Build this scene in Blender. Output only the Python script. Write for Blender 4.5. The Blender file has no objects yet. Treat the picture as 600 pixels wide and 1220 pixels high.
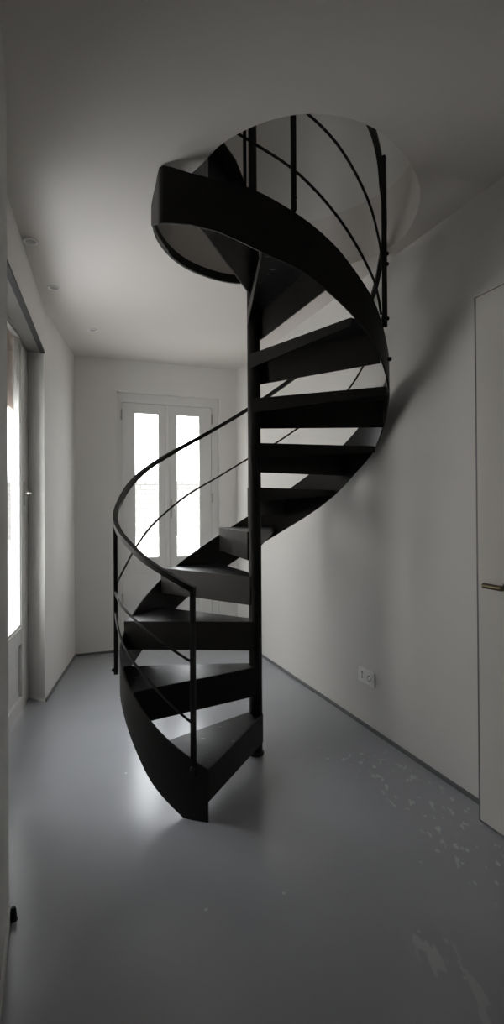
import bpy, bmesh, math, random
from mathutils import Vector
R_ = math.radians
scn = bpy.context.scene
COL = scn.collection
random.seed(4)

# ------------------------------------------------------------------ helpers
def link(o, parent=None):
    COL.objects.link(o)
    if parent is not None:
        o.parent = parent
    return o

def tag(o, label=None, cat=None, group=None, kind=None):
    if label: o['label'] = label
    if cat: o['category'] = cat
    if group: o['group'] = group
    if kind: o['kind'] = kind
    return o

def empty(name, loc=(0, 0, 0), rz=0.0, parent=None):
    o = bpy.data.objects.new(name, None)
    o.empty_display_size = .1
    o.location = loc
    o.rotation_euler = (0, 0, rz)
    return link(o, parent)

def obj(name, bm, mats, parent=None, smooth=False, bevel=0.0, loc=None, angle=35):
    bmesh.ops.remove_doubles(bm, verts=bm.verts, dist=1e-6)
    bmesh.ops.recalc_face_normals(bm, faces=bm.faces)
    me = bpy.data.meshes.new(name)
    bm.to_mesh(me); bm.free()
    for m in (mats if isinstance(mats, (list, tuple)) else [mats]):
        me.materials.append(m)
    if smooth:
        for p in me.polygons: p.use_smooth = True
        try:
            me.set_sharp_from_angle(angle=R_(angle))
        except Exception:
            pass
    o = bpy.data.objects.new(name, me)
    if loc: o.location = loc
    if bevel > 0:
        md = o.modifiers.new('bevel', 'BEVEL')
        md.width = bevel; md.segments = 2; md.limit_method = 'ANGLE'; md.angle_limit = R_(40)
    return link(o, parent)

def add_box(bm, a, b):
    vs = [bm.verts.new((x, y, z)) for x in (a[0], b[0]) for y in (a[1], b[1]) for z in (a[2], b[2])]
    for f in ((0, 1, 3, 2), (4, 6, 7, 5), (0, 4, 5, 1), (2, 3, 7, 6), (0, 2, 6, 4), (1, 5, 7, 3)):
        bm.faces.new([vs[i] for i in f])

def add_prism(bm, pts, z0, z1):
    """polygon pts (x, y) raised from z0 to z1"""
    lo = [bm.verts.new((p[0], p[1], z0)) for p in pts]
    hi = [bm.verts.new((p[0], p[1], z1)) for p in pts]
    n = len(pts)
    bm.faces.new(lo[::-1]); bm.faces.new(hi)
    for i in range(n):
        j = (i + 1) % n
        bm.faces.new((lo[i], lo[j], hi[j], hi[i]))

def add_quadbar(bm, sections):
    """sections: list of rings (lists of Vectors) -> closed tube"""
    rings = [[bm.verts.new(p) for p in s] for s in sections]
    n = len(rings[0])
    for a, b in zip(rings, rings[1:]):
        for i in range(n):
            j = (i + 1) % n
            bm.faces.new((a[i], a[j], b[j], b[i]))
    bm.faces.new(rings[0][::-1]); bm.faces.new(rings[-1])

def add_sweep(bm, path, w, h, n=0):
    """sweep a w x h rectangle (n=0) or n-gon of diameter w along path, kept upright"""
    secs = []
    P = [Vector(p) for p in path]
    for i, p in enumerate(P):
        t = (P[min(i + 1, len(P) - 1)] - P[max(i - 1, 0)]).normalized()
        up = Vector((0, 0, 1))
        if abs(t.dot(up)) > .98: up = Vector((0, 1, 0))
        s = t.cross(up).normalized(); u = s.cross(t).normalized()
        if n == 0:
            ring = [p + s * a * w / 2 + u * b * h / 2 for a, b in ((-1, -1), (1, -1), (1, 1), (-1, 1))]
        else:
            ring = [p + (s * math.cos(2 * math.pi * k / n) + u * math.sin(2 * math.pi * k / n)) * w / 2 for k in range(n)]
        secs.append(ring)
    add_quadbar(bm, secs)

def add_lathe(bm, prof, n=32, axis='z', at=(0, 0, 0)):
    """prof: list of (r, h) closed at both ends"""
    at = Vector(at)
    def place(r, h, k):
        c, s = math.cos(2 * math.pi * k / n) * r, math.sin(2 * math.pi * k / n) * r
        v = {'z': (c, s, h), 'y': (c, h, s), 'x': (h, c, s)}[axis]
        return at + Vector(v)
    rings = [[bm.verts.new(place(r, h, k)) for k in range(n)] for r, h in prof]
    for a, b in zip(rings, rings[1:]):
        for i in range(n):
            j = (i + 1) % n
            bm.faces.new((a[i], a[j], b[j], b[i]))
    bm.faces.new(rings[0][::-1]); bm.faces.new(rings[-1])

def spline(knots):
    """smooth curve through (x, y...) knots, Hermite with finite-difference slopes"""
    xs = [k[0] for k in knots]; n = len(xs); D = len(knots[0]) - 1
    ms = []
    for d in range(1, D + 1):
        s = [(knots[i + 1][d] - knots[i][d]) / (xs[i + 1] - xs[i]) for i in range(n - 1)]
        ms.append([s[0]] + [(s[i - 1] + s[i]) / 2 for i in range(1, n - 1)] + [s[-1]])
    def f(x, d=1):
        x = min(max(x, xs[0]), xs[-1])
        i = 0
        while i < n - 2 and x > xs[i + 1]: i += 1
        hh = xs[i + 1] - xs[i]; t = (x - xs[i]) / hh
        a, b = knots[i][d], knots[i + 1][d]; m0, m1 = ms[d - 1][i] * hh, ms[d - 1][i + 1] * hh
        return ((2 * t**3 - 3 * t**2 + 1) * a + (t**3 - 2 * t**2 + t) * m0 + (-2 * t**3 + 3 * t**2) * b + (t**3 - t**2) * m1)
    return f

def lin(knots):
    def f(x):
        if x <= knots[0][0]: return knots[0][1]
        for (a, b), (c, d) in zip(knots, knots[1:]):
            if x <= c: return b + (d - b) * (x - a) / (c - a)
        return knots[-1][1]
    return f

# ------------------------------------------------------------------ materials
def mat(name, color, rough=.5, metal=0.0, spec=.5, bump=0.0, bscale=40.0, vary=0.0, vscale=3.0, rvary=0.0):
    m = bpy.data.materials.new(name); m.use_nodes = True
    nt = m.node_tree; N = nt.nodes; L = nt.links
    b = N['Principled BSDF']
    b.inputs['Base Color'].default_value = (*color, 1)
    b.inputs['Roughness'].default_value = rough
    b.inputs['Metallic'].default_value = metal
    b.inputs['Specular IOR Level'].default_value = spec
    geo = N.new('ShaderNodeNewGeometry')
    if vary > 0 or rvary > 0:
        n = N.new('ShaderNodeTexNoise'); n.inputs['Scale'].default_value = vscale
        n.inputs['Detail'].default_value = 5; L.new(geo.outputs['Position'], n.inputs['Vector'])
        if vary > 0:
            r = N.new('ShaderNodeValToRGB')
            r.color_ramp.elements[0].position = .3; r.color_ramp.elements[1].position = .7
            r.color_ramp.elements[0].color = (*[c * (1 - vary) for c in color], 1)
            r.color_ramp.elements[1].color = (*[min(1, c * (1 + vary)) for c in color], 1)
            L.new(n.outputs['Fac'], r.inputs['Fac']); L.new(r.outputs['Color'], b.inputs['Base Color'])
        if rvary > 0:
            mr = N.new('ShaderNodeMapRange'); mr.inputs['From Min'].default_value = .3; mr.inputs['From Max'].default_value = .7
            mr.inputs['To Min'].default_value = rough - rvary; mr.inputs['To Max'].default_value = rough + rvary
            L.new(n.outputs['Fac'], mr.inputs['Value']); L.new(mr.outputs['Result'], b.inputs['Roughness'])
    if bump > 0:
        n2 = N.new('ShaderNodeTexNoise'); n2.inputs['Scale'].default_value = bscale; n2.inputs['Detail'].default_value = 4
        L.new(geo.outputs['Position'], n2.inputs['Vector'])
        bp = N.new('ShaderNodeBump'); bp.inputs['Strength'].default_value = bump; bp.inputs['Distance'].default_value = .004
        L.new(n2.outputs['Fac'], bp.inputs['Height']); L.new(bp.outputs['Normal'], b.inputs['Normal'])
    return m

M_wall = mat('painted_plaster', (.70, .69, .67), .75, spec=.25, bump=.12, bscale=60, vary=.015, vscale=1.2)
M_ceil = mat('ceiling_plaster', (.64, .612, .585), .85, spec=.15, bump=.08, bscale=50, vary=.01, vscale=1)
M_door = mat('painted_wood', (.66, .655, .64), .45, spec=.4, bump=.03, bscale=90)
M_leaf = mat('matt_door_paint', (.66, .645, .62), .65, spec=.25)
M_rubber = mat('black_rubber', (.012, .012, .013), .6)
M_brass = mat('aged_brass', (.13, .105, .07), .45, metal=.9)
M_chrome = mat('brushed_metal', (.45, .44, .42), .35, metal=1)
M_white = mat('white_plastic', (.86, .86, .85), .3)
M_hole = mat('dark_socket', (.09, .09, .09), .5)
M_track = mat('grey_anodised_track', (.15, .145, .135), .45, metal=.3)
M_skirt = mat('grey_skirting', (.13, .133, .138), .5)
M_shutter = mat('beige_shutter', (.50, .42, .36), .7)
M_lens = mat('lamp_lens', (.45, .44, .42), .25)
M_render = mat('pale_render', (.66, .63, .60), .9, bump=.05, vary=.04, vscale=2)
M_stone = mat('pale_stone', (.72, .70, .66), .85)

def steel_material():
    m = mat('black_lacquered_steel', (.019, .018, .0168), .42, spec=.10, bump=.03, bscale=120, rvary=.05, vscale=6)
    return m
M_steel = steel_material()

def tread_material():
    """black steel walked on while plastering: fine pale scratches and dust"""
    m = mat('scuffed_black_steel', (.008, .008, .008), .34, spec=.11, rvary=.06, vscale=7)
    nt = m.node_tree; N = nt.nodes; L = nt.links; b = N['Principled BSDF']
    geo = N.new('ShaderNodeNewGeometry')
    mp = N.new('ShaderNodeMapping'); mp.inputs['Rotation'].default_value = (0, 0, .6); mp.inputs['Scale'].default_value = (14, 90, 14)
    L.new(geo.outputs['Position'], mp.inputs['Vector'])
    n = N.new('ShaderNodeTexNoise'); n.inputs['Scale'].default_value = 1; n.inputs['Detail'].default_value = 1.5
    L.new(mp.outputs['Vector'], n.inputs['Vector'])
    r = N.new('ShaderNodeValToRGB'); r.color_ramp.elements[0].position = .715; r.color_ramp.elements[1].position = .75
    L.new(n.outputs['Fac'], r.inputs['Fac'])
    mx = N.new('ShaderNodeMix'); mx.data_type = 'RGBA'
    mx.inputs[6].default_value = (.009, .009, .009, 1); mx.inputs[7].default_value = (.30, .30, .29, 1)
    L.new(r.outputs['Color'], mx.inputs[0]); L.new(mx.outputs[2], b.inputs['Base Color'])
    return m
M_tread = tread_material()

def floor_material():
    base = (.245, .262, .29)
    m = mat('grey_resin_floor', base, .34, spec=.5, bump=.05, bscale=18)
    nt = m.node_tree; N = nt.nodes; L = nt.links; b = N['Principled BSDF']
    geo = N.new('ShaderNodeNewGeometry')
    def noise(scale, det, rot=0.0, sc=(1, 1, 1)):
        mp = N.new('ShaderNodeMapping'); mp.vector_type = 'TEXTURE' if False else 'POINT'
        mp.inputs['Rotation'].default_value = (0, 0, rot); mp.inputs['Scale'].default_value = sc
        L.new(geo.outputs['Position'], mp.inputs['Vector'])
        n = N.new('ShaderNodeTexNoise'); n.inputs['Scale'].default_value = scale; n.inputs['Detail'].default_value = det
        L.new(mp.outputs['Vector'], n.inputs['Vector']); return n.outputs['Fac']
    def ramp(s, a, c, lo=0, hi=1):
        r = N.new('ShaderNodeMapRange'); r.inputs['From Min'].default_value = a; r.inputs['From Max'].default_value = c
        r.inputs['To Min'].default_value = lo; r.inputs['To Max'].default_value = hi
        L.new(s, r.inputs['Value']); return r.outputs['Result']
    def mth(op, x, y=None):
        k = N.new('ShaderNodeMath'); k.operation = op
        for i, v in enumerate((x, y)):
            if v is None: continue
            if isinstance(v, (int, float)): k.inputs[i].default_value = v
            else: L.new(v, k.inputs[i])
        return k.outputs[0]
    # cloudy trowel marks
    cl = noise(1.3, 6)
    mix = N.new('ShaderNodeMix'); mix.data_type = 'RGBA'
    mix.inputs[6].default_value = (.298, .304, .325, 1); mix.inputs[7].default_value = (.343, .35, .372, 1)
    L.new(ramp(cl, .3, .7), mix.inputs[0])
    # plaster smears in a band along the right wall, n = distance across the room, s = along it
    sep = N.new('ShaderNodeSeparateXYZ'); L.new(geo.outputs['Position'], sep.inputs[0])
    X, Y = sep.outputs[0], sep.outputs[1]
    nn = mth('ADD', mth('MULTIPLY', X, .93095), mth('MULTIPLY', Y, .36514))
    ss = mth('ADD', mth('MULTIPLY', X, -.36514), mth('MULTIPLY', Y, .93095))
    band = mth('MULTIPLY', ramp(nn, 1.28, 1.42), mth('SUBTRACT', 1.0, ramp(nn, 1.58, 1.66)))
    band = mth('MULTIPLY', band, mth('MULTIPLY', ramp(ss, 1.15, 1.35), mth('SUBTRACT', 1.0, ramp(ss, 2.15, 2.35))))
    sm = mth('MULTIPLY', ramp(noise(1, 5, R_(21.4), (34, 15, 10)), .60, .66), band)
    # a second, fainter trail
    b2 = mth('MULTIPLY', mth('MULTIPLY', ramp(nn, .92, 1.0), mth('SUBTRACT', 1.0, ramp(nn, 1.04, 1.12))), mth('MULTIPLY', ramp(ss, .8, .95), mth('SUBTRACT', 1.0, ramp(ss, 1.2, 1.35))))
    sm2 = mth('MULTIPLY', mth('MULTIPLY', ramp(noise(1, 3, R_(21.4), (24, 6, 10)), .52, .6), b2), .35)
    # scattered tiny specks
    vor = N.new('ShaderNodeTexVoronoi'); vor.inputs['Scale'].default_value = 9
    L.new(geo.outputs['Position'], vor.inputs['Vector'])
    sp = mth('MULTIPLY', mth('LESS_THAN', vor.outputs['Distance'], .055), ramp(noise(2.2, 2), .5, .56))
    tot = mth('MINIMUM', mth('ADD', mth('ADD', sm, sm2), mth('MULTIPLY', sp, .55)), 1.0)
    m2 = N.new('ShaderNodeMix'); m2.data_type = 'RGBA'; m2.inputs[7].default_value = (.47, .475, .47, 1)
    L.new(mth('MULTIPLY', tot, .75), m2.inputs[0]); L.new(mix.outputs[2], m2.inputs[6])
    L.new(m2.outputs[2], b.inputs['Base Color'])
    ro = mth('ADD', mth('MULTIPLY', tot, .3), .225)
    L.new(ro, b.inputs['Roughness'])
    return m
M_floor = floor_material()

def glass_material():
    m = bpy.data.materials.new('window_glass'); m.use_nodes = True
    nt = m.node_tree; N = nt.nodes; L = nt.links; N.clear()
    out = N.new('ShaderNodeOutputMaterial'); mix = N.new('ShaderNodeMixShader')
    t = N.new('ShaderNodeBsdfTransparent'); t.inputs[0].default_value = (.95, .955, .955, 1)
    g = N.new('ShaderNodeBsdfGlossy'); g.inputs['Roughness'].default_value = .02
    lw = N.new('ShaderNodeLayerWeight'); lw.inputs[0].default_value = .5
    pw = N.new('ShaderNodeMath'); pw.operation = 'POWER'; pw.inputs[1].default_value = 5
    fr = N.new('ShaderNodeMath'); fr.operation = 'MULTIPLY_ADD'; fr.inputs[1].default_value = .9; fr.inputs[2].default_value = .04
    L.new(lw.outputs['Facing'], pw.inputs[0]); L.new(pw.outputs[0], fr.inputs[0])
    L.new(fr.outputs[0], mix.inputs[0]); L.new(t.outputs[0], mix.inputs[1]); L.new(g.outputs[0], mix.inputs[2])
    L.new(mix.outputs[0], out.inputs['Surface'])
    return m
M_glass = glass_material()

def brick_material():
    m = bpy.data.materials.new('pale_brickwork'); m.use_nodes = True
    nt = m.node_tree; N = nt.nodes; L = nt.links; b = N['Principled BSDF']; b.inputs['Roughness'].default_value = .9
    geo = N.new('ShaderNodeNewGeometry')
    sep = N.new('ShaderNodeSeparateXYZ'); L.new(geo.outputs['Position'], sep.inputs[0])
    cmb = N.new('ShaderNodeCombineXYZ'); L.new(sep.outputs[0], cmb.inputs[0]); L.new(sep.outputs[2], cmb.inputs[1])
    br = N.new('ShaderNodeTexBrick'); br.inputs['Scale'].default_value = 2.2
    br.inputs['Color1'].default_value = (.22, .215, .205, 1); br.inputs['Color2'].default_value = (.16, .155, .15, 1)
    br.inputs['Mortar'].default_value = (.12, .117, .112, 1); br.inputs['Mortar Size'].default_value = .03
    L.new(cmb.outputs[0], br.inputs['Vector']); L.new(br.outputs['Color'], b.inputs['Base Color'])
    return m
M_brick = brick_material()

# ------------------------------------------------------------------ room frame
YAW = -.373786
dv = Vector((math.sin(YAW), math.cos(YAW)))      # along the right wall, away from the viewer
nv = Vector((math.cos(YAW), -math.sin(YAW)))     # across, towards the right wall
ZC = 2.554                                        # ceiling height
RW = 1.699; BW = 4.727                            # right wall, back wall
SLAB = .30
def W(n, s):                                      # room coordinates -> world xy
    p = nv * n + dv * s
    return (p.x, p.y)
def structure(name, bm, m, **k):
    o = obj(name, bm, m, **k); o['kind'] = 'structure'; return o

# floor
bm = bmesh.new()
add_prism(bm, [(-2.15, -2.45), W(1.85, -2.35), W(1.85, BW + .2), W(0, BW + .2), (-1.80, 4.58), (-1.22, 1.6), (-1.28, 1.2)], -.12, 0)
structure('floor', bm, M_floor)

# right wall
bm = bmesh.new(); add_prism(bm, [W(RW, -2.3), W(RW + .15, -2.3), W(RW + .15, BW + .2), W(RW, BW + .2)], 0, ZC)
structure('wall_right', bm, M_wall)
bm = bmesh.new(); add_prism(bm, [W(RW, 1.66), W(RW - .012, 1.66), W(RW - .012, BW), W(RW, BW)], 0, .017)
structure('baseboard_right', bm, M_skirt)

# back wall with its door opening
OL, OR, OT = .592, 1.530, 2.272
bm = bmesh.new()
add_prism(bm, [W(0, BW), W(OL, BW), W(OL, BW + .2), W(0, BW + .2)], 0, ZC)
add_prism(bm, [W(OR, BW), W(RW + .15, BW), W(RW + .15, BW + .2), W(OR, BW + .2)], 0, ZC)
add_prism(bm, [W(OL, BW), W(OR, BW), W(OR, BW + .2), W(OL, BW + .2)], OT, ZC)
structure('wall_back', bm, M_wall)
bm = bmesh.new(); add_prism(bm, [W(.25, BW), W(.25, BW - .012), W(OL, BW - .012), W(OL, BW)], 0, .017)
add_prism(bm, [W(OR, BW), W(OR, BW - .012), W(RW - .012, BW - .012), W(RW - .012, BW)], 0, .017)
structure('baseboard_back', bm, M_skirt)

# left wall: far piece, lintel over the balcony door, near pier
F = (-1.345, 3.43); Nn = (-.935, 1.92)
ld = Vector((-.2040326, .9789641)); ln = Vector((ld.y, -ld.x))    # along the balcony door, and into the room
LD = -.7224
def OUT(s, o=-.12):
    return tuple(ld * s + ln * (LD + o))
bm = bmesh.new()
add_prism(bm, [F, (-1.515, 4.545), OUT(4.67), OUT(3.735), OUT(3.735, -.015)], 0, ZC)
add_prism(bm, [F, OUT(3.735, -.015), OUT(3.735), OUT(1.75), Nn], 2.44, ZC)
add_prism(bm, [F, (-1.365, 3.425), (-.955, 1.915), Nn], 2.27, 2.44)
structure('wall_left', bm, M_wall)
bm = bmesh.new()
add_prism(bm, [(-.741, 1.605), (-1.010, 2.18), OUT(2.23, -.010), OUT(2.23), OUT(1.70), (-1.22, 1.25), (-.80, 1.12), (-.589, 1.20)], 0, ZC)
structure('wall_left_pier', bm, M_wall)
bm = bmesh.new()
add_prism(bm, [(-1.345, 3.43), (-1.335, 3.432), (-1.503, 4.56), (-1.515, 4.56)], 0, .017)
structure('baseboard_left', bm, M_skirt)
bm = bmesh.new()
add_prism(bm, [(-.741, 1.600), (-.735, 1.602), (-.583, 1.199), (-.589, 1.197)], 0, .05)
structure('baseboard_pier', bm, M_wall)

# the part of the room behind the viewer
bm = bmesh.new()
p1 = Vector((-.80, 1.12)); 
add_prism(bm, [(-1.22, 1.25), (-.80, 1.12), (-1.75, -2.2), (-2.1, -2.2), (-1.25, 1.2)], 0, ZC)
structure('wall_left_hall', bm, M_wall)
bm = bmesh.new(); add_prism(bm, [(-2.1, -2.2), (-2.1, -2.35), W(RW + .15, -2.3), W(RW, -2.15)], 0, ZC)
structure('wall_front', bm, M_wall)

# ------------------------------------------------------------------ ceiling with the round stairwell opening
PX, PD = .01314, 2.69816                          # newel pole
HOLE = [(.713, -.445), (.735, -.26), (.715, -.10), (.640, .02), (.531, .13), (.36, .25), (.12, .335), (-.112, .341), (-.285, .23),
        (-.385, .10), (-.440, -.045), (-.463, -.20), (-.445, -.345), (-.365, -.50), (-.233, -.652), (-.165, -.742), (-.110, -.815),
        (.003, -.900), (.132, -.950), (.280, -.945), (.422, -.882), (.556, -.752), (.656, -.600)]
def closed_curve(pts, n=6):
    out = []; k = len(pts)
    for i in range(k):
        p0, p1, p2, p3 = (Vector(pts[(i + j) % k]) for j in (-1, 0, 1, 2))
        for q in range(n):
            t = q / n
            out.append(.5 * ((2 * p1) + (p2 - p0) * t + (2 * p0 - 5 * p1 + 4 * p2 - p3) * t * t + (3 * p1 - p0 - 3 * p2 + p3) * t**3))
    return out
hole = closed_curve(HOLE)
for _ in range(6):                                # even out the measured points
    hole = [(hole[i - 1] + hole[i] * 2 + hole[(i + 1) % len(hole)]) / 4 for i in range(len(hole))]
hole_w = [(p.x + PX, p.y + PD) for p in hole]
outer = [(-2.15, -2.45), W(1.85, -2.35), W(1.85, BW + .2), W(0, BW + .2), OUT(1.70), (-1.28, 1.2)]
bm = bmesh.new()
def loop(pts, z):
    vs = [bm.verts.new((x, y, z)) for x, y in pts]
    es = [bm.edges.new((vs[i], vs[(i + 1) % len(vs)])) for i in range(len(vs))]
    return vs, es
rows = {}
for z in (ZC, ZC + SLAB):
    vo, eo = loop(outer, z); vh, eh = loop(hole_w, z)
    bmesh.ops.triangle_fill(bm, use_beauty=True, use_dissolve=False, edges=eo + eh)
    rows[z] = (vo, vh)
for a, b in ((rows[ZC][0], rows[ZC + SLAB][0]), (rows[ZC][1], rows[ZC + SLAB][1])):
    for i in range(len(a)):
        j = (i + 1) % len(a)
        bm.faces.new((a[i], a[j], b[j], b[i]))
structure('ceiling', bm, M_ceil)

# plastered drum around the stair on the floor above, and that floor's room
DR = 1.0
def ring_wall(pts, th, z0, z1):
    c = Vector((sum(p[0] for p in pts) / len(pts), sum(p[1] for p in pts) / len(pts)))
    out = [c + (Vector(p) - c) * (1 + th) for p in pts]
    b = bmesh.new(); n = len(pts)
    g = [[b.verts.new((p[0], p[1], z)) for p in q] for q in (pts, out) for z in (z0, z1)]
    il, ih, ol, oh = g
    for i in range(n):
        j = (i + 1) % n
        b.faces.new((il[i], il[j], ih[j], ih[i])); b.faces.new((ol[i], oh[i], oh[j], ol[j]))
        b.faces.new((ih[i], ih[j], oh[j], oh[i])); b.faces.new((il[i], ol[i], ol[j], il[j]))
    return b
structure('wall_stairwell', ring_wall(hole_w, .12, ZC + SLAB, ZC + SLAB + DR), M_wall, smooth=True)
U0, U1 = ZC + SLAB, 5.3
UA, UB, UC, UD = Vector(OUT(1.75)), Vector(W(0, BW + .2)), Vector(W(1.85, BW + .2)), Vector(W(1.85, -.5))
ucen = (UA + UB + UC + UD) / 4
def upper_wall(name, p, q, win=None):
    b = bmesh.new()
    t = (q - p).normalized(); m = Vector((-t.y, t.x))
    if m.dot(ucen - p) < 0: m = -m
    def seg(a, c, z0, z1):
        P = [p + t * a, p + t * c, p + t * c + m * .10, p + t * a + m * .10]
        add_prism(b, [tuple(v) for v in P], z0, z1)
    Lw = (q - p).length
    if win:
        a, c, z0, z1 = win
        seg(0, a, U0, U1); seg(c, Lw, U0, U1); seg(a, c, U0, z0); seg(a, c, z1, U1)
    else:
        seg(0, Lw, U0, U1)
    structure(name, b, M_wall)
upper_wall('wall_upper_left', UA, UB)
upper_wall('wall_upper_right', UC, UD)
upper_wall('wall_upper_front', UD, UA)
upper_wall('wall_upper_back', UB, UC, (.55, 1.30, U0 + .95, U0 + 1.95))  # unseen window opening, added and sized to set the stairwell's brightness
bm = bmesh.new(); add_prism(bm, [tuple(v) for v in (UA, UB, UC, UD)], U1, U1 + .1); structure('ceiling_upper', bm, M_ceil)

# thin black steel edge lining the opening's left rim
rim = [p for p in hole]
idx = [i for i, p in enumerate(rim) if (p.x < -.05 and p.y > -.40)]
idx.sort(key=lambda i: math.atan2(rim[i].y - (-.3), -(rim[i].x)))
bm = bmesh.new(); secs = []
c0 = Vector((.12, -.3))
for i in idx:
    p = rim[i]; o = (p - c0).normalized()
    a = p + o * .004; b_ = p - o * .010
    secs.append([Vector((a.x + PX, a.y + PD, ZC - .016)), Vector((b_.x + PX, b_.y + PD, ZC - .016)),
                 Vector((b_.x + PX, b_.y + PD, ZC + .03)), Vector((a.x + PX, a.y + PD, ZC - .0005))])
add_quadbar(bm, secs)
structure('trim_1', bm, M_steel)

# ------------------------------------------------------------------ spiral staircase
H = .22511; A0 = 18.33; DA = 35.652; N_TREAD = 11
stair = empty('spiral_staircase', (PX, PD, 0))
tag(stair, 'black steel spiral staircase winding up to the round opening in the ceiling', 'staircase')
def U(a):  # direction of stair angle a (0 = towards the viewer, growing clockwise seen from above)
    return Vector((-math.sin(R_(a)), -math.cos(R_(a)), 0))
def Tn(a):
    return Vector((-math.cos(R_(a)), math.sin(R_(a)), 0))
Rf = lin([(18, .622), (30, .635), (45, .655), (60, .670), (335, .670), (350, .678), (360, .690), (370, .702), (380, .705)])

# newel pole
bm = bmesh.new()
add_lathe(bm, [(.033, .006), (.033, 2.726), (.030, 2.730), (.0215, 2.730), (.0215, 4.10)], 40)
obj('newel_pole', bm, M_steel, stair, smooth=True)
bm = bmesh.new(); add_lathe(bm, [(.041, 0), (.041, .009), (.037, .013), (.034, .013)], 40)
obj('base_flange', bm, M_steel, stair, smooth=True)

# treads: wedge plate with a deep front flange and a shallow tapering rear flange
def plate(bm, p, q, th, h0, h1, z):
    """upright plate from p to q (xy), thickness th, hanging h0 below z at p and h1 at q"""
    t = (q - p).normalized(); s = Vector((t.y, -t.x, 0)) * th / 2
    v = [bm.verts.new(c) for c in (
        p + s + Vector((0, 0, z - h0)), p - s + Vector((0, 0, z - h0)), p - s + Vector((0, 0, z)), p + s + Vector((0, 0, z)),
        q + s + Vector((0, 0, z - h1)), q - s + Vector((0, 0, z - h1)), q - s + Vector((0, 0, z)), q + s + Vector((0, 0, z)))]
    for f in ((0, 1, 2, 3), (4, 7, 6, 5), (0, 4, 5, 1), (3, 2, 6, 7), (0, 3, 7, 4), (1, 5, 6, 2)):
        bm.faces.new([v[i] for i in f])
SPAN = 29.5
for k in range(1, N_TREAD + 1):
    a = A0 + DA * (k - 1) - {10: 4, 11: -2.5}.get(k, 0); z = k * H
    if k == 1: z = .207
    r = Rf(a) - .0035
    sp = {1: 32, 2: 35, 3: 35, 4: 35, 7: 25, 8: 27, 9: 20, 10: 22, 11: 5}.get(k, SPAN)
    tr = empty('tread', (0, 0, 0), parent=stair)
    front_in = U(a) * .004 - Tn(a) * .036 if k < 11 else U(a) * .036 + Tn(a) * .012
    front_out = U(a) * r
    rear_in = U(a + sp) * .004 + Tn(a + sp) * .030
    rear_out = U(a + sp) * (Rf(a + sp) - .0035)
    poly = [front_in, front_out] + [U(a + sp * i / 8) * (Rf(a + sp * i / 8) - .0035) for i in range(1, 8)] + [rear_out, rear_in]
    bm = bmesh.new(); add_prism(bm, [(p.x, p.y) for p in poly], z - .006, z)
    obj('tread_plate', bm, M_tread, tr, bevel=.0015)
    bm = bmesh.new(); plate(bm, front_in - U(a) * .0, front_out, .006, .143, .143 if k > 1 else .125, z - .0008)
    obj('front_flange', bm, M_steel, tr)
    bm = bmesh.new(); plate(bm, rear_in, rear_out, .005, .070, .034 if k > 1 else .012, z - .0012)
    obj('rear_flange', bm, M_steel, tr)

# outer stringer: ribbon following the treads
ztop = spline([(18.3, .206), (37.5, .317), (55, .444), (70, .535), (100, .672), (131, .873), (176, 1.19), (211, 1.452), (230, 1.597),
               (263, 1.835), (293, 1.985), (308, 2.125), (320, 2.212), (331, 2.298), (346, 2.390), (364, 2.479), (377, 2.520)])
zbot = spline([(28, 0), (42.6, .106), (52.8, .214), (62.2, .31), (80, .39), (102.5, .427), (136, .66), (163, .867), (190, 1.06), (223, 1.295),
               (242, 1.455), (258, 1.568), (276, 1.74), (293, 1.835), (308, 1.942), (320, 2.020), (334, 2.107), (343, 2.163), (357, 2.222),
               (370, 2.292), (377, 2.32)])
samples = []
a = 18.33
while a <= 368.01:
    r = Rf(a); u = U(a)
    zb = 0 if a < 28 else max(0, zbot(a))
    samples.append((u * r, u * (r - .007), zb, ztop(a)))
    a += 2
# the last stretch leaves the circle and follows the opening's rim, tapering away under the ceiling
ZE = ZC - .006
tail_key = [(-.13, -.697), (-.24, -.706), (-.31, -.708), (-.342, -.704), (-.359, -.690), (-.367, -.668), (-.376, -.64), (-.393, -.581), (-.417, -.507),
            (-.437, -.44), (-.451, -.368), (-.46, -.299), (-.459, -.241), (-.451, -.17), (-.43, -.05)]
tail = []
for p, q in zip(tail_key, tail_key[1:]):
    tail += [Vector(p).lerp(Vector(q), t_) for t_ in (0, .5)]
tail.append(Vector(tail_key[-1]))
L_ = len(tail)
d0 = 0
acc = [0.0]
for p, q in zip(tail, tail[1:]): acc.append(acc[-1] + (q - p).length)
# key values along the tail: arc length -> top, bottom
ztail = lin([(0, 2.492), (.11, 2.517), (.213, ZE), (9, ZE)])
zbt = lin([(0, 2.297), (.11, 2.321), (.21, 2.328), (.235, 2.333), (.29, 2.356), (.35, 2.388), (.43, 2.427), (.50, 2.463), (.57, 2.500), (.64, 2.530), (.70, 2.537), (9, 2.538)])
for i, p in enumerate(tail):
    t = (tail[min(i + 1, L_ - 1)] - tail[max(i - 1, 0)]).normalized()
    inn = Vector((t.y, -t.x)) ; 
    if inn.dot(Vector((0, -.2)) - p) < 0: inn = -inn
    q = p + inn * .007
    samples.append((Vector((p.x, p.y, 0)), Vector((q.x, q.y, 0)), zbt(acc[i]), ztail(acc[i])))
bm = bmesh.new()
add_quadbar(bm, [[Vector((o.x, o.y, zb)), Vector((i_.x, i_.y, zb)), Vector((i_.x, i_.y, zt)), Vector((o.x, o.y, zt))] for o, i_, zb, zt in samples])
obj('outer_stringer', bm, M_steel, stair, smooth=True, angle=50)

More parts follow.
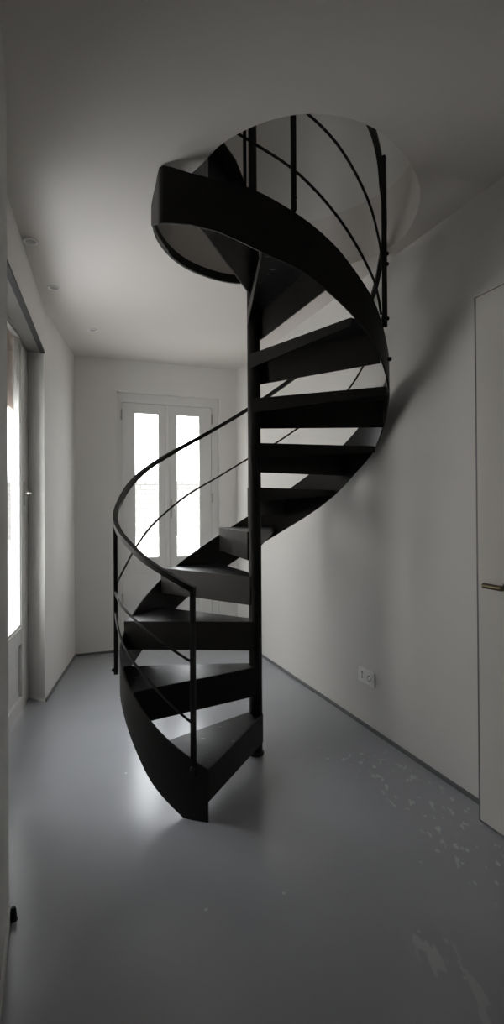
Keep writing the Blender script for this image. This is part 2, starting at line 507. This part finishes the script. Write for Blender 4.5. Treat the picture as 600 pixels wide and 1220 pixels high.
# landing plate at the top
bm = bmesh.new()
add_prism(bm, [(-.03, -.02), (-.033, -.295), (-.046, -.368), (-.072, -.481), (-.119, -.592), (-.20, -.60), (-.30, -.52), (-.44, -.35), (-.44, -.10), (-.30, -.03)], 2.709, 2.715)
obj('landing_plate', bm, M_steel, stair)
aL = A0 + DA * 10 + 2.5
bm = bmesh.new(); plate(bm, U(aL) * .036 + Tn(aL) * .012, U(aL) * .60, .006, .235, .235, 2.7085)
obj('landing_riser', bm, M_steel, stair)

# handrail and mid rails
DR_ = .018
RR = lin([(18, .640), (30, .653), (45, .673), (60, .688), (238, .688), (256, .670), (268, .654), (296, .654), (304, .672), (312, .686), (340, .690), (385, .694)])
def rail(name, knots, a0, a1, w, h, n=0, ends=()):
    f = spline(knots); pts = []
    a = a0
    while a < a1:
        pts.append(U(a) * RR(a) + Vector((0, 0, f(a)))); a += 3
    pts.append(U(a1) * RR(a1) + Vector((0, 0, f(a1))))
    bm = bmesh.new(); add_sweep(bm, pts, w, h, n)
    return obj(name, bm, M_steel, stair, smooth=True)
K_hand = [(22.7, .926), (31.7, .972), (44.6, 1.040), (57.7, 1.118), (74, 1.195), (89, 1.272), (101.5, 1.364), (114.3, 1.453), (128, 1.540), (151.8, 1.695), (176.1, 1.871),
          (195, 2.016), (204, 2.083), (255.3, 2.395), (280, 2.60), (303.7, 2.788), (312.1, 2.853), (340, 3.03), (385, 3.31)]
K_m1 = [(22.8, .634), (38.1, .716), (51.5, .783), (66.2, .838), (82, .872), (96, .932), (109.2, 1.043), (120.4, 1.145), (131.7, 1.235), (141.9, 1.317), (160.9, 1.445),
        (175.9, 1.554), (190.3, 1.648), (205.4, 1.757), (232.5, 1.928), (245.7, 2.045), (275, 2.23), (306.1, 2.42), (317.3, 2.555), (324.7, 2.635), (331.4, 2.698), (341.8, 2.773), (385, 3.05)]
K_m2 = [(22.9, .391), (31.6, .455), (42.7, .539), (56.7, .637), (66.5, .711), (74, .76)]
K_m3 = [(303.2, 2.10), (307.9, 2.168), (315.1, 2.243), (331.6, 2.410), (342.6, 2.510), (346.9, 2.546), (359.3, 2.633), (365.4, 2.680), (385, 2.80)]
rail('handrail', K_hand, 22.3, 385, .022, .022)
rail('mid_rail', K_m1, 22.3, 385, .011, .011, 10)
rail('lower_rail', K_m2, 22.3, 73.5, .011, .011, 10)
rail('lower_rail', K_m3, 303, 385, .011, .011, 10)

def post(a, z0, z1, w=.019, bolts=()):
    p = U(a) * (Rf(a) + DR_ if a < 361 else .694)
    u, t = U(a), Tn(a)
    bm = bmesh.new()
    add_quadbar(bm, [[p + u * x * w / 2 + t * y * w / 2 + Vector((0, 0, z)) for x, y in ((-1, -1), (1, -1), (1, 1), (-1, 1))] for z in (z0, z1)])
    o = obj('baluster_post', bm, M_steel, stair, bevel=.002)
    for zb in bolts:
        bm = bmesh.new()
        q = p + u * w / 2 + Vector((0, 0, zb))
        secs = []
        for d_, r_ in ((-.001, .009), (.006, .009), (.010, .005)):
            secs.append([q + u * d_ + t * math.cos(k * math.pi / 4) * r_ + Vector((0, 0, math.sin(k * math.pi / 4) * r_)) for k in range(8)])
        add_quadbar(bm, secs)
        obj('bolt', bm, M_steel, o, smooth=True)
    return o
post(22.9, .185, .936, bolts=(.22,))
post(74, .465, 1.20, bolts=(.485,))
post(303.2, 2.040, 2.795, bolts=(2.075, 2.315, 2.36))
post(347.2, 2.385, 3.085, bolts=(2.43,))
post(362.7, 2.455, 3.17, w=.013)
# wall-side fixing studs on the stringer
for a, z in ((221, 1.31), (293, 1.93), (27, .15)):
    bm = bmesh.new()
    if a == 27: continue
    p = U(a) * (Rf(a) - .002) + Vector((0, 0, z)); u, t = U(a), Tn(a)
    add_quadbar(bm, [[p + u * d_ + t * math.cos(k * math.pi / 5) * r_ + Vector((0, 0, math.sin(k * math.pi / 5) * r_)) for k in range(10)]
                     for d_, r_ in ((0, .010), (.016, .010), (.020, .006))])
    obj('fixing_stud', bm, M_steel, stair, smooth=True)

# ------------------------------------------------------------------ back French door (room-aligned boxes)
def rbox(bm, n0, n1, s0, s1, z0, z1):
    add_prism(bm, [W(n0, s0), W(n1, s0), W(n1, s1), W(n0, s1)], z0, z1)
d1 = empty('door_1'); d1['kind'] = 'structure'
Y0 = BW + .045
bm = bmesh.new()
rbox(bm, OL, .640, Y0, Y0 + .07, 0, OT); rbox(bm, 1.468, OR, Y0, Y0 + .07, 0, OT); rbox(bm, .640, 1.468, Y0, Y0 + .07, 2.190, OT)
obj('door_frame', bm, M_door, d1, bevel=.003)
def french_leaf(n0, n1, g0, g1):
    lf = empty('door_leaf', parent=d1)
    y0 = Y0 + .008; y1 = y0 + .05
    bm = bmesh.new()
    rbox(bm, n0, g0, y0, y1, .02, 2.186); rbox(bm, g1, n1, y0, y1, .02, 2.186)
    rbox(bm, g0, g1, y0, y1, 2.108, 2.186); rbox(bm, g0, g1, y0, y1, .66, .80); rbox(bm, g0, g1, y0, y1, .02, .14)
    obj('leaf_frame', bm, M_door, lf, bevel=.003)
    bm = bmesh.new(); rbox(bm, g0, g1, y0 + .018, y0 + .036, .14, .66)
    obj('solid_panel', bm, M_door, lf)
    bm = bmesh.new(); rbox(bm, g0, g1, y0 + .022, y0 + .028, .80, 2.108)
    obj('glass_pane', bm, M_glass, lf)
    bm = bmesh.new()
    for q in ((g0, g0 + .008, .80, 2.108), (g1 - .008, g1, .80, 2.108), (g0, g1, .80, .808), (g0, g1, 2.10, 2.108)):
        rbox(bm, q[0], q[1], y0 + .010, y0 + .022, q[2], q[3])
    obj('glazing_bead', bm, M_door, lf)
    return lf
lA = french_leaf(.643, 1.046, .751, .976)
lB = french_leaf(1.050, 1.465, 1.129, 1.359)
bm = bmesh.new(); rbox(bm, 1.030, 1.066, Y0 - .006, Y0 + .008, .02, 2.186)
obj('astragal', bm, M_door, d1, bevel=.004)
bm = bmesh.new(); rbox(bm, 1.070, 1.086, Y0 + .002, Y0 + .008, 1.16, 1.33); obj('handle_plate', bm, M_chrome, d1, bevel=.002)
bm = bmesh.new()
hp = Vector((*W(1.078, Y0), 1.262))
dd3 = Vector((dv.x, dv.y, 0)); nn3 = Vector((nv.x, nv.y, 0))
add_sweep(bm, [hp, hp - dd3 * .035, hp - dd3 * .04 + nn3 * .008 - Vector((0, 0, .004)), hp - dd3 * .042 + nn3 * .03 - Vector((0, 0, .05))], .011, .011, 8)
obj('handle_lever', bm, M_chrome, d1, smooth=True)
for n_ in (.637, 1.471):
    for z_ in (.45, 1.34, 2.08):
        bm = bmesh.new(); x_, y_ = W(n_, Y0 - .004)
        add_lathe(bm, [(.007, -.045), (.007, .045)], 12, at=(x_, y_, z_))
        obj('hinge', bm, M_chrome, d1, smooth=True)

# ------------------------------------------------------------------ left balcony door
ld = Vector((-.2040326, .9789641)); ln = Vector((ld.y, -ld.x))    # along the leaf, and into the room
LD = -.7224
def LB(bm, s0, s1, o0, o1, z0, z1):                                # o = offset into the room
    P = lambda s, o: tuple(ld * s + ln * (LD + o))
    add_prism(bm, [P(s0, o0), P(s1, o0), P(s1, o1), P(s0, o1)], z0, z1)
d2 = empty('door_2'); d2['kind'] = 'structure'
bm = bmesh.new()
LB(bm, 3.585, 3.745, -.07, -.012, 0, 2.441); LB(bm, 2.28, 3.585, -.07, -.012, 2.385, 2.441); LB(bm, 2.215, 2.28, -.07, -.012, 0, 2.441)
obj('door_frame', bm, M_door, d2, bevel=.003)
def balcony_leaf(s0, s1, g0, g1):
    lf = empty('door_leaf', parent=d2)
    bm = bmesh.new()
    LB(bm, s0, g0, -.045, 0, .015, 2.385); LB(bm, g1, s1, -.045, 0, .015, 2.385)
    LB(bm, g0, g1, -.045, 0, 2.315, 2.385); LB(bm, g0, g1, -.045, 0, .425, .525); LB(bm, g0, g1, -.045, 0, .015, .10)
    obj('leaf_frame', bm, M_door, lf, bevel=.003)
    bm = bmesh.new(); LB(bm, g0, g1, -.032, -.016, .10, .425); obj('solid_panel', bm, M_door, lf)
    bm = bmesh.new(); LB(bm, g0, g1, -.026, -.020, .525, 2.315); obj('glass_pane', bm, M_glass, lf)
    bm = bmesh.new()
    for q in ((g0, g0 + .012, .525, 2.315), (g1 - .012, g1, .525, 2.315), (g0, g1, .525, .539), (g0, g1, 2.301, 2.315)):
        LB(bm, q[0], q[1], -.018, -.006, q[2], q[3])
    obj('glazing_bead', bm, M_door, lf, bevel=.002)
balcony_leaf(2.93, 3.583, 3.035, 3.468)
balcony_leaf(2.282, 2.925, 2.39, 2.82)
bm = bmesh.new(); LB(bm, 3.522, 3.548, 0, .006, 1.27, 1.42); obj('handle_plate', bm, M_chrome, d2, bevel=.002)
hp = Vector((*(ld * 3.535 + ln * LD), 1.345)); l3 = Vector((ln.x, ln.y, 0)); k3 = Vector((ld.x, ld.y, 0))
bm = bmesh.new(); add_sweep(bm, [hp, hp + l3 * .038, hp + l3 * .044 - k3 * .01, hp + l3 * .046 - k3 * .10], .013, .013, 8)
obj('handle_lever', bm, M_chrome, d2, smooth=True)
# blind track recessed behind the lintel's lower edge
tk = empty('blind_track'); tag(tk, 'long dark metal blind track fixed above the balcony door at left', 'blind track')
wv = (Vector(Nn) - Vector(F)).normalized(); wi = Vector((-wv.y, wv.x))
if wi.x < 0: wi = -wi
def TB(bm, o0, o1, z0, z1, s0=.0, s1=1.53):
    P = lambda s, o: tuple(Vector(F) + wv * s + wi * o)
    add_prism(bm, [P(s0, o0), P(s1, o0), P(s1, o1), P(s0, o1)], z0, z1)
bm = bmesh.new(); TB(bm, -.095, -.022, 2.262, 2.276); obj('track_plate', bm, M_track, tk)
bm = bmesh.new(); TB(bm, -.021, .006, 2.258, 2.2699); obj('track_lip', bm, M_rubber, tk)
bm = bmesh.new(); TB(bm, -.100, -.095, 2.262, 2.31); obj('track_channel', bm, M_track, tk)

# rolling shutter let down part of the way outside the balcony door
sh = empty('roller_shutter', parent=d2)
bm = bmesh.new()
z = 1.93
while z < 2.40:
    LB(bm, 2.27, 3.70, -.105, -.093, z, z + .038); z += .041
obj('shutter_slats', bm, M_shutter, sh)
bm = bmesh.new(); LB(bm, 2.27, 3.70, -.108, -.090, 1.895, 1.929); obj('bottom_bar', bm, M_shutter, sh)

# ------------------------------------------------------------------ right-hand door leaf and its lever
d3 = empty('door_3'); d3['kind'] = 'structure'
DN = 1.600; DS = 1.635; DT = 2.078
bm = bmesh.new(); rbox(bm, DN, DN + .044, .80, DS - .006, .010, DT)
obj('door_leaf', bm, M_leaf, d3, bevel=.0015)
bm = bmesh.new(); rbox(bm, DN + .004, RW - .001, DS - .004, DS + .006, 0, DT + .006); rbox(bm, DN + .006, RW - .001, .80, DS - .005, DT + .001, DT + .006)
rbox(bm, DN + .046, RW - .001, .80, DS - .01, 0, DT)
obj('door_casing', bm, M_skirt, d3)  # shadow gap beside the leaf is put into the casing's dark grey colour
bm = bmesh.new()
rs = 1.477
for (dd_, r_) in ((0, 0),):
    c = Vector((*W(DN, rs), .948))
    secs = [[c - nn3 * o + (dd3 * math.cos(k * math.pi / 12) + Vector((0, 0, math.sin(k * math.pi / 12)))) * r for k in range(24)] for o, r in ((0, .024), (.007, .024), (.009, .022))]
    add_quadbar(bm, secs)
obj('handle_rose', bm, M_brass, d3, smooth=True)
bm = bmesh.new()
c = Vector((*W(DN, rs), .948))
add_sweep(bm, [c, c - nn3 * .045, c - nn3 * .050], .018, .018, 14)
tip = c - nn3 * .050
add_sweep(bm, [tip - dd3 * .013, tip + dd3 * .02, tip + dd3 * .075], .021, .021, 16)
obj('handle_lever', bm, M_brass, d3, smooth=True)

# ------------------------------------------------------------------ wall socket
sk = empty('wall_socket', (*W(RW, 2.56), .287), -YAW)      # local -x points into the room, +y along the wall
tag(sk, 'white double wall socket low on the right wall', 'socket')
def rr(bm, y0, y1, z0, z1, x0, x1, r=.008):
    pts = []
    for cy, cz, st in ((y1 - r, z1 - r, 0), (y0 + r, z1 - r, 90), (y0 + r, z0 + r, 180), (y1 - r, z0 + r, 270)):
        for k in range(5):
            t = R_(st + k * 22.5); pts.append((cy + r * math.cos(t), cz + r * math.sin(t)))
    add_quadbar(bm, [[Vector((x, y, z)) for y, z in pts] for x in (x0, x1)])
bm = bmesh.new(); rr(bm, -.079, .079, -.041, .041, 0, -.009); obj('cover_plate', bm, M_white, sk, bevel=.0015)
for cy, nm in ((.036, 'left'), (-.034, 'right')):
    bm = bmesh.new(); rr(bm, cy - .025, cy + .025, -.027, .027, -.009, -.0112, .006)
    mod = obj('socket_insert', bm, M_white, sk)
    bm = bmesh.new()
    if nm == 'left':
        for q in (-.012, 0, .012): add_lathe(bm, [(.0045, -.0111), (.0045, -.0122)], 14, 'x', (0, cy, q))
        add_box(bm, (-.0122, cy - .006, .016), (-.0111, cy + .006, .0215))
    else:
        add_lathe(bm, [(.017, -.0111), (.017, -.0120)], 28, 'x', (0, cy, 0))
    obj('socket_recess', bm, M_hole, mod)
    if nm == 'right':
        bm = bmesh.new(); add_lathe(bm, [(.0125, -.0118), (.0125, -.0124)], 24, 'x', (0, cy, 0)); obj('socket_face', bm, M_white, mod)

# small black rubber stop at the foot of the near wall
ds = empty('door_stop', (-.733, 1.618, 0)); tag(ds, 'small black rubber door stop at the foot of the left wall edge', 'door stop')
bm = bmesh.new(); add_lathe(bm, [(.010, 0), (.010, .012), (.0085, .030), (.006, .038)], 18)
obj('rubber_body', bm, M_rubber, ds, smooth=True)
bm = bmesh.new(); add_lathe(bm, [(.0125, 0), (.0125, .004)], 18); obj('base_ring', bm, M_rubber, ds, smooth=True)

# ------------------------------------------------------------------ recessed downlights
LBL = ['small round recessed ceiling downlight, the one nearest the viewer, above the balcony door',
       'small round recessed ceiling downlight, middle one of the row of three',
       'small round recessed ceiling downlight, the one closest to the back wall']
def downlight():
    r = empty('recessed_downlight')
    bm = bmesh.new()
    n = 32
    prof = [(.036, -.001), (.036, -.006), (.034, -.008), (.027, -.006), (.025, -.001)]
    rings = [[bm.verts.new((math.cos(2 * math.pi * k / n) * q, math.sin(2 * math.pi * k / n) * q, h)) for k in range(n)] for q, h in prof]
    for a_, b_ in zip(rings, rings[1:] + rings[:1]):
        for i in range(n):
            j = (i + 1) % n; bm.faces.new((a_[i], a_[j], b_[j], b_[i]))
    obj('trim_ring', bm, M_white, r, smooth=True)
    bm = bmesh.new(); add_lathe(bm, [(.0245, -.0005), (.0245, -.003), (.018, -.0045)], 24); obj('lamp', bm, M_lens, r, smooth=True)
    return r
first = downlight()
for i, (x, y) in enumerate(((-1.068, 2.566), (-1.158, 3.11), (-1.155, 3.856))):
    if i == 0:
        o = first
    else:
        o = first.copy(); COL.objects.link(o)
        for ch in list(first.children):
            c_ = ch.copy(); COL.objects.link(c_); c_.parent = o
    o.location = (x, y, ZC)
    tag(o, LBL[i], 'downlight', 'recessed ceiling downlights')

# ------------------------------------------------------------------ outside
bm = bmesh.new(); add_prism(bm, [W(-1.5, BW + .2), W(3.0, BW + .2), W(3.0, BW + 1.5), W(-1.5, BW + 1.5)], -.15, -.02)
o = structure('balcony_floor', bm, M_stone)
pb = empty('balcony_parapet'); tag(pb, 'pale balcony parapet seen through the back French door', 'parapet')
bm = bmesh.new(); add_prism(bm, [W(-1.5, BW + 1.35), W(3.0, BW + 1.35), W(3.0, BW + 1.5), W(-1.5, BW + 1.5)], -.02, .86); obj('parapet_wall', bm, M_stone, pb)
bm = bmesh.new(); add_prism(bm, [W(-1.5, BW + 1.31), W(3.0, BW + 1.31), W(3.0, BW + 1.54), W(-1.5, BW + 1.54)], .86, .91); obj('coping', bm, M_stone, pb)
nb = empty('neighbouring_house', (-3.0, 13.0, -3.0)); tag(nb, 'pale brick house across the street, seen through the back French door', 'building')
bm = bmesh.new(); add_box(bm, (-6, 0, 0), (6, 4, 4.9)); obj('house_wall', bm, M_brick, nb)
bm = bmesh.new(); add_box(bm, (-6.2, -.2, 4.9), (6.2, 4.2, 5.05)); obj('cornice', bm, M_stone, nb)

fa = empty('courtyard_facade'); tag(fa, 'pale wall of a building opposite, seen through the left balcony door', 'building')
bm = bmesh.new(); LB(bm, -5, 13, -6.5, -4.6, -3.2, 4.3); obj('facade_wall', bm, M_render, fa)
bm = bmesh.new(); LB(bm, -5.1, 13.1, -6.6, -4.4, 4.3, 4.45); obj('cornice', bm, M_stone, fa)
for s_ in (6.4, 9.0):
    w_ = []
    bm = bmesh.new()
    for q in ((s_, s_ + .08, .1, 1.8), (s_ + .92, s_ + 1.0, .1, 1.8), (s_ + .08, s_ + .92, .1, .18), (s_ + .08, s_ + .92, 1.72, 1.8)):
        LB(bm, q[0], q[1], -4.6, -4.55, q[2], q[3])
    f_ = obj('window_surround', bm, M_stone, fa)
    bm = bmesh.new(); LB(bm, s_ + .08, s_ + .92, -4.599, -4.575, .18, 1.72); obj('window_shutter', bm, M_shutter, f_)

# ------------------------------------------------------------------ light: overcast daylight through the windows
world = bpy.data.worlds.new('overcast_sky'); scn.world = world; world.use_nodes = True
wn = world.node_tree; bg = wn.nodes['Background']
bg.inputs[0].default_value = (.965, .98, 1.0, 1); bg.inputs[1].default_value = 10.0
def portal(name, center, dirv, w, h):
    l = bpy.data.lights.new(name, 'AREA'); l.shape = 'RECTANGLE'; l.size = w; l.size_y = h
    l.cycles.is_portal = True
    o = bpy.data.objects.new(name, l); o.location = center
    o.rotation_euler = Vector(dirv).to_track_quat('-Z', 'Y').to_euler(); link(o); return o
cb = W(1.06, BW + .22)
portal('back_door_daylight', (cb[0], cb[1], 1.14), (-dv.x, -dv.y, 0), .95, 2.25)
cl = ld * 2.95 + ln * (LD - .2)
portal('balcony_door_daylight', (cl.x, cl.y, 1.2), (ln.x, ln.y, 0), 1.50, 2.45)
cu = W(.925, BW + .21)
portal('added_window_portal', (cu[0], cu[1], U0 + 1.475), (-dv.x, -dv.y, 0), .96, 1.16)  # sampling portal at the added upper window

# ------------------------------------------------------------------ camera
cam = bpy.data.cameras.new('camera'); co = bpy.data.objects.new('camera', cam); link(co)
FPX = 630.3
cam.sensor_fit = 'VERTICAL'; cam.sensor_height = 36; cam.lens = 36 * FPX / 1220
cam.shift_y = -10 / 1220
cam.clip_start = .02
from mathutils import Matrix
pitch, roll = .00712, .00615
co.matrix_world = Matrix.Translation((0, 0, 1.25)) @ Matrix.Rotation(math.pi / 2 + pitch, 4, 'X') @ Matrix.Rotation(-roll, 4, 'Z')
scn.camera = co

scn.view_settings.view_transform = 'Standard'; scn.view_settings.look = 'None'
scn.view_settings.exposure = 0.0; scn.view_settings.gamma = 1; scn.view_settings.use_curve_mapping = False
scn.cycles.use_denoising = True
scn.cycles.max_bounces = 14; scn.cycles.diffuse_bounces = 10; scn.cycles.transparent_max_bounces = 16
scn.cycles.sample_clamp_indirect = 8
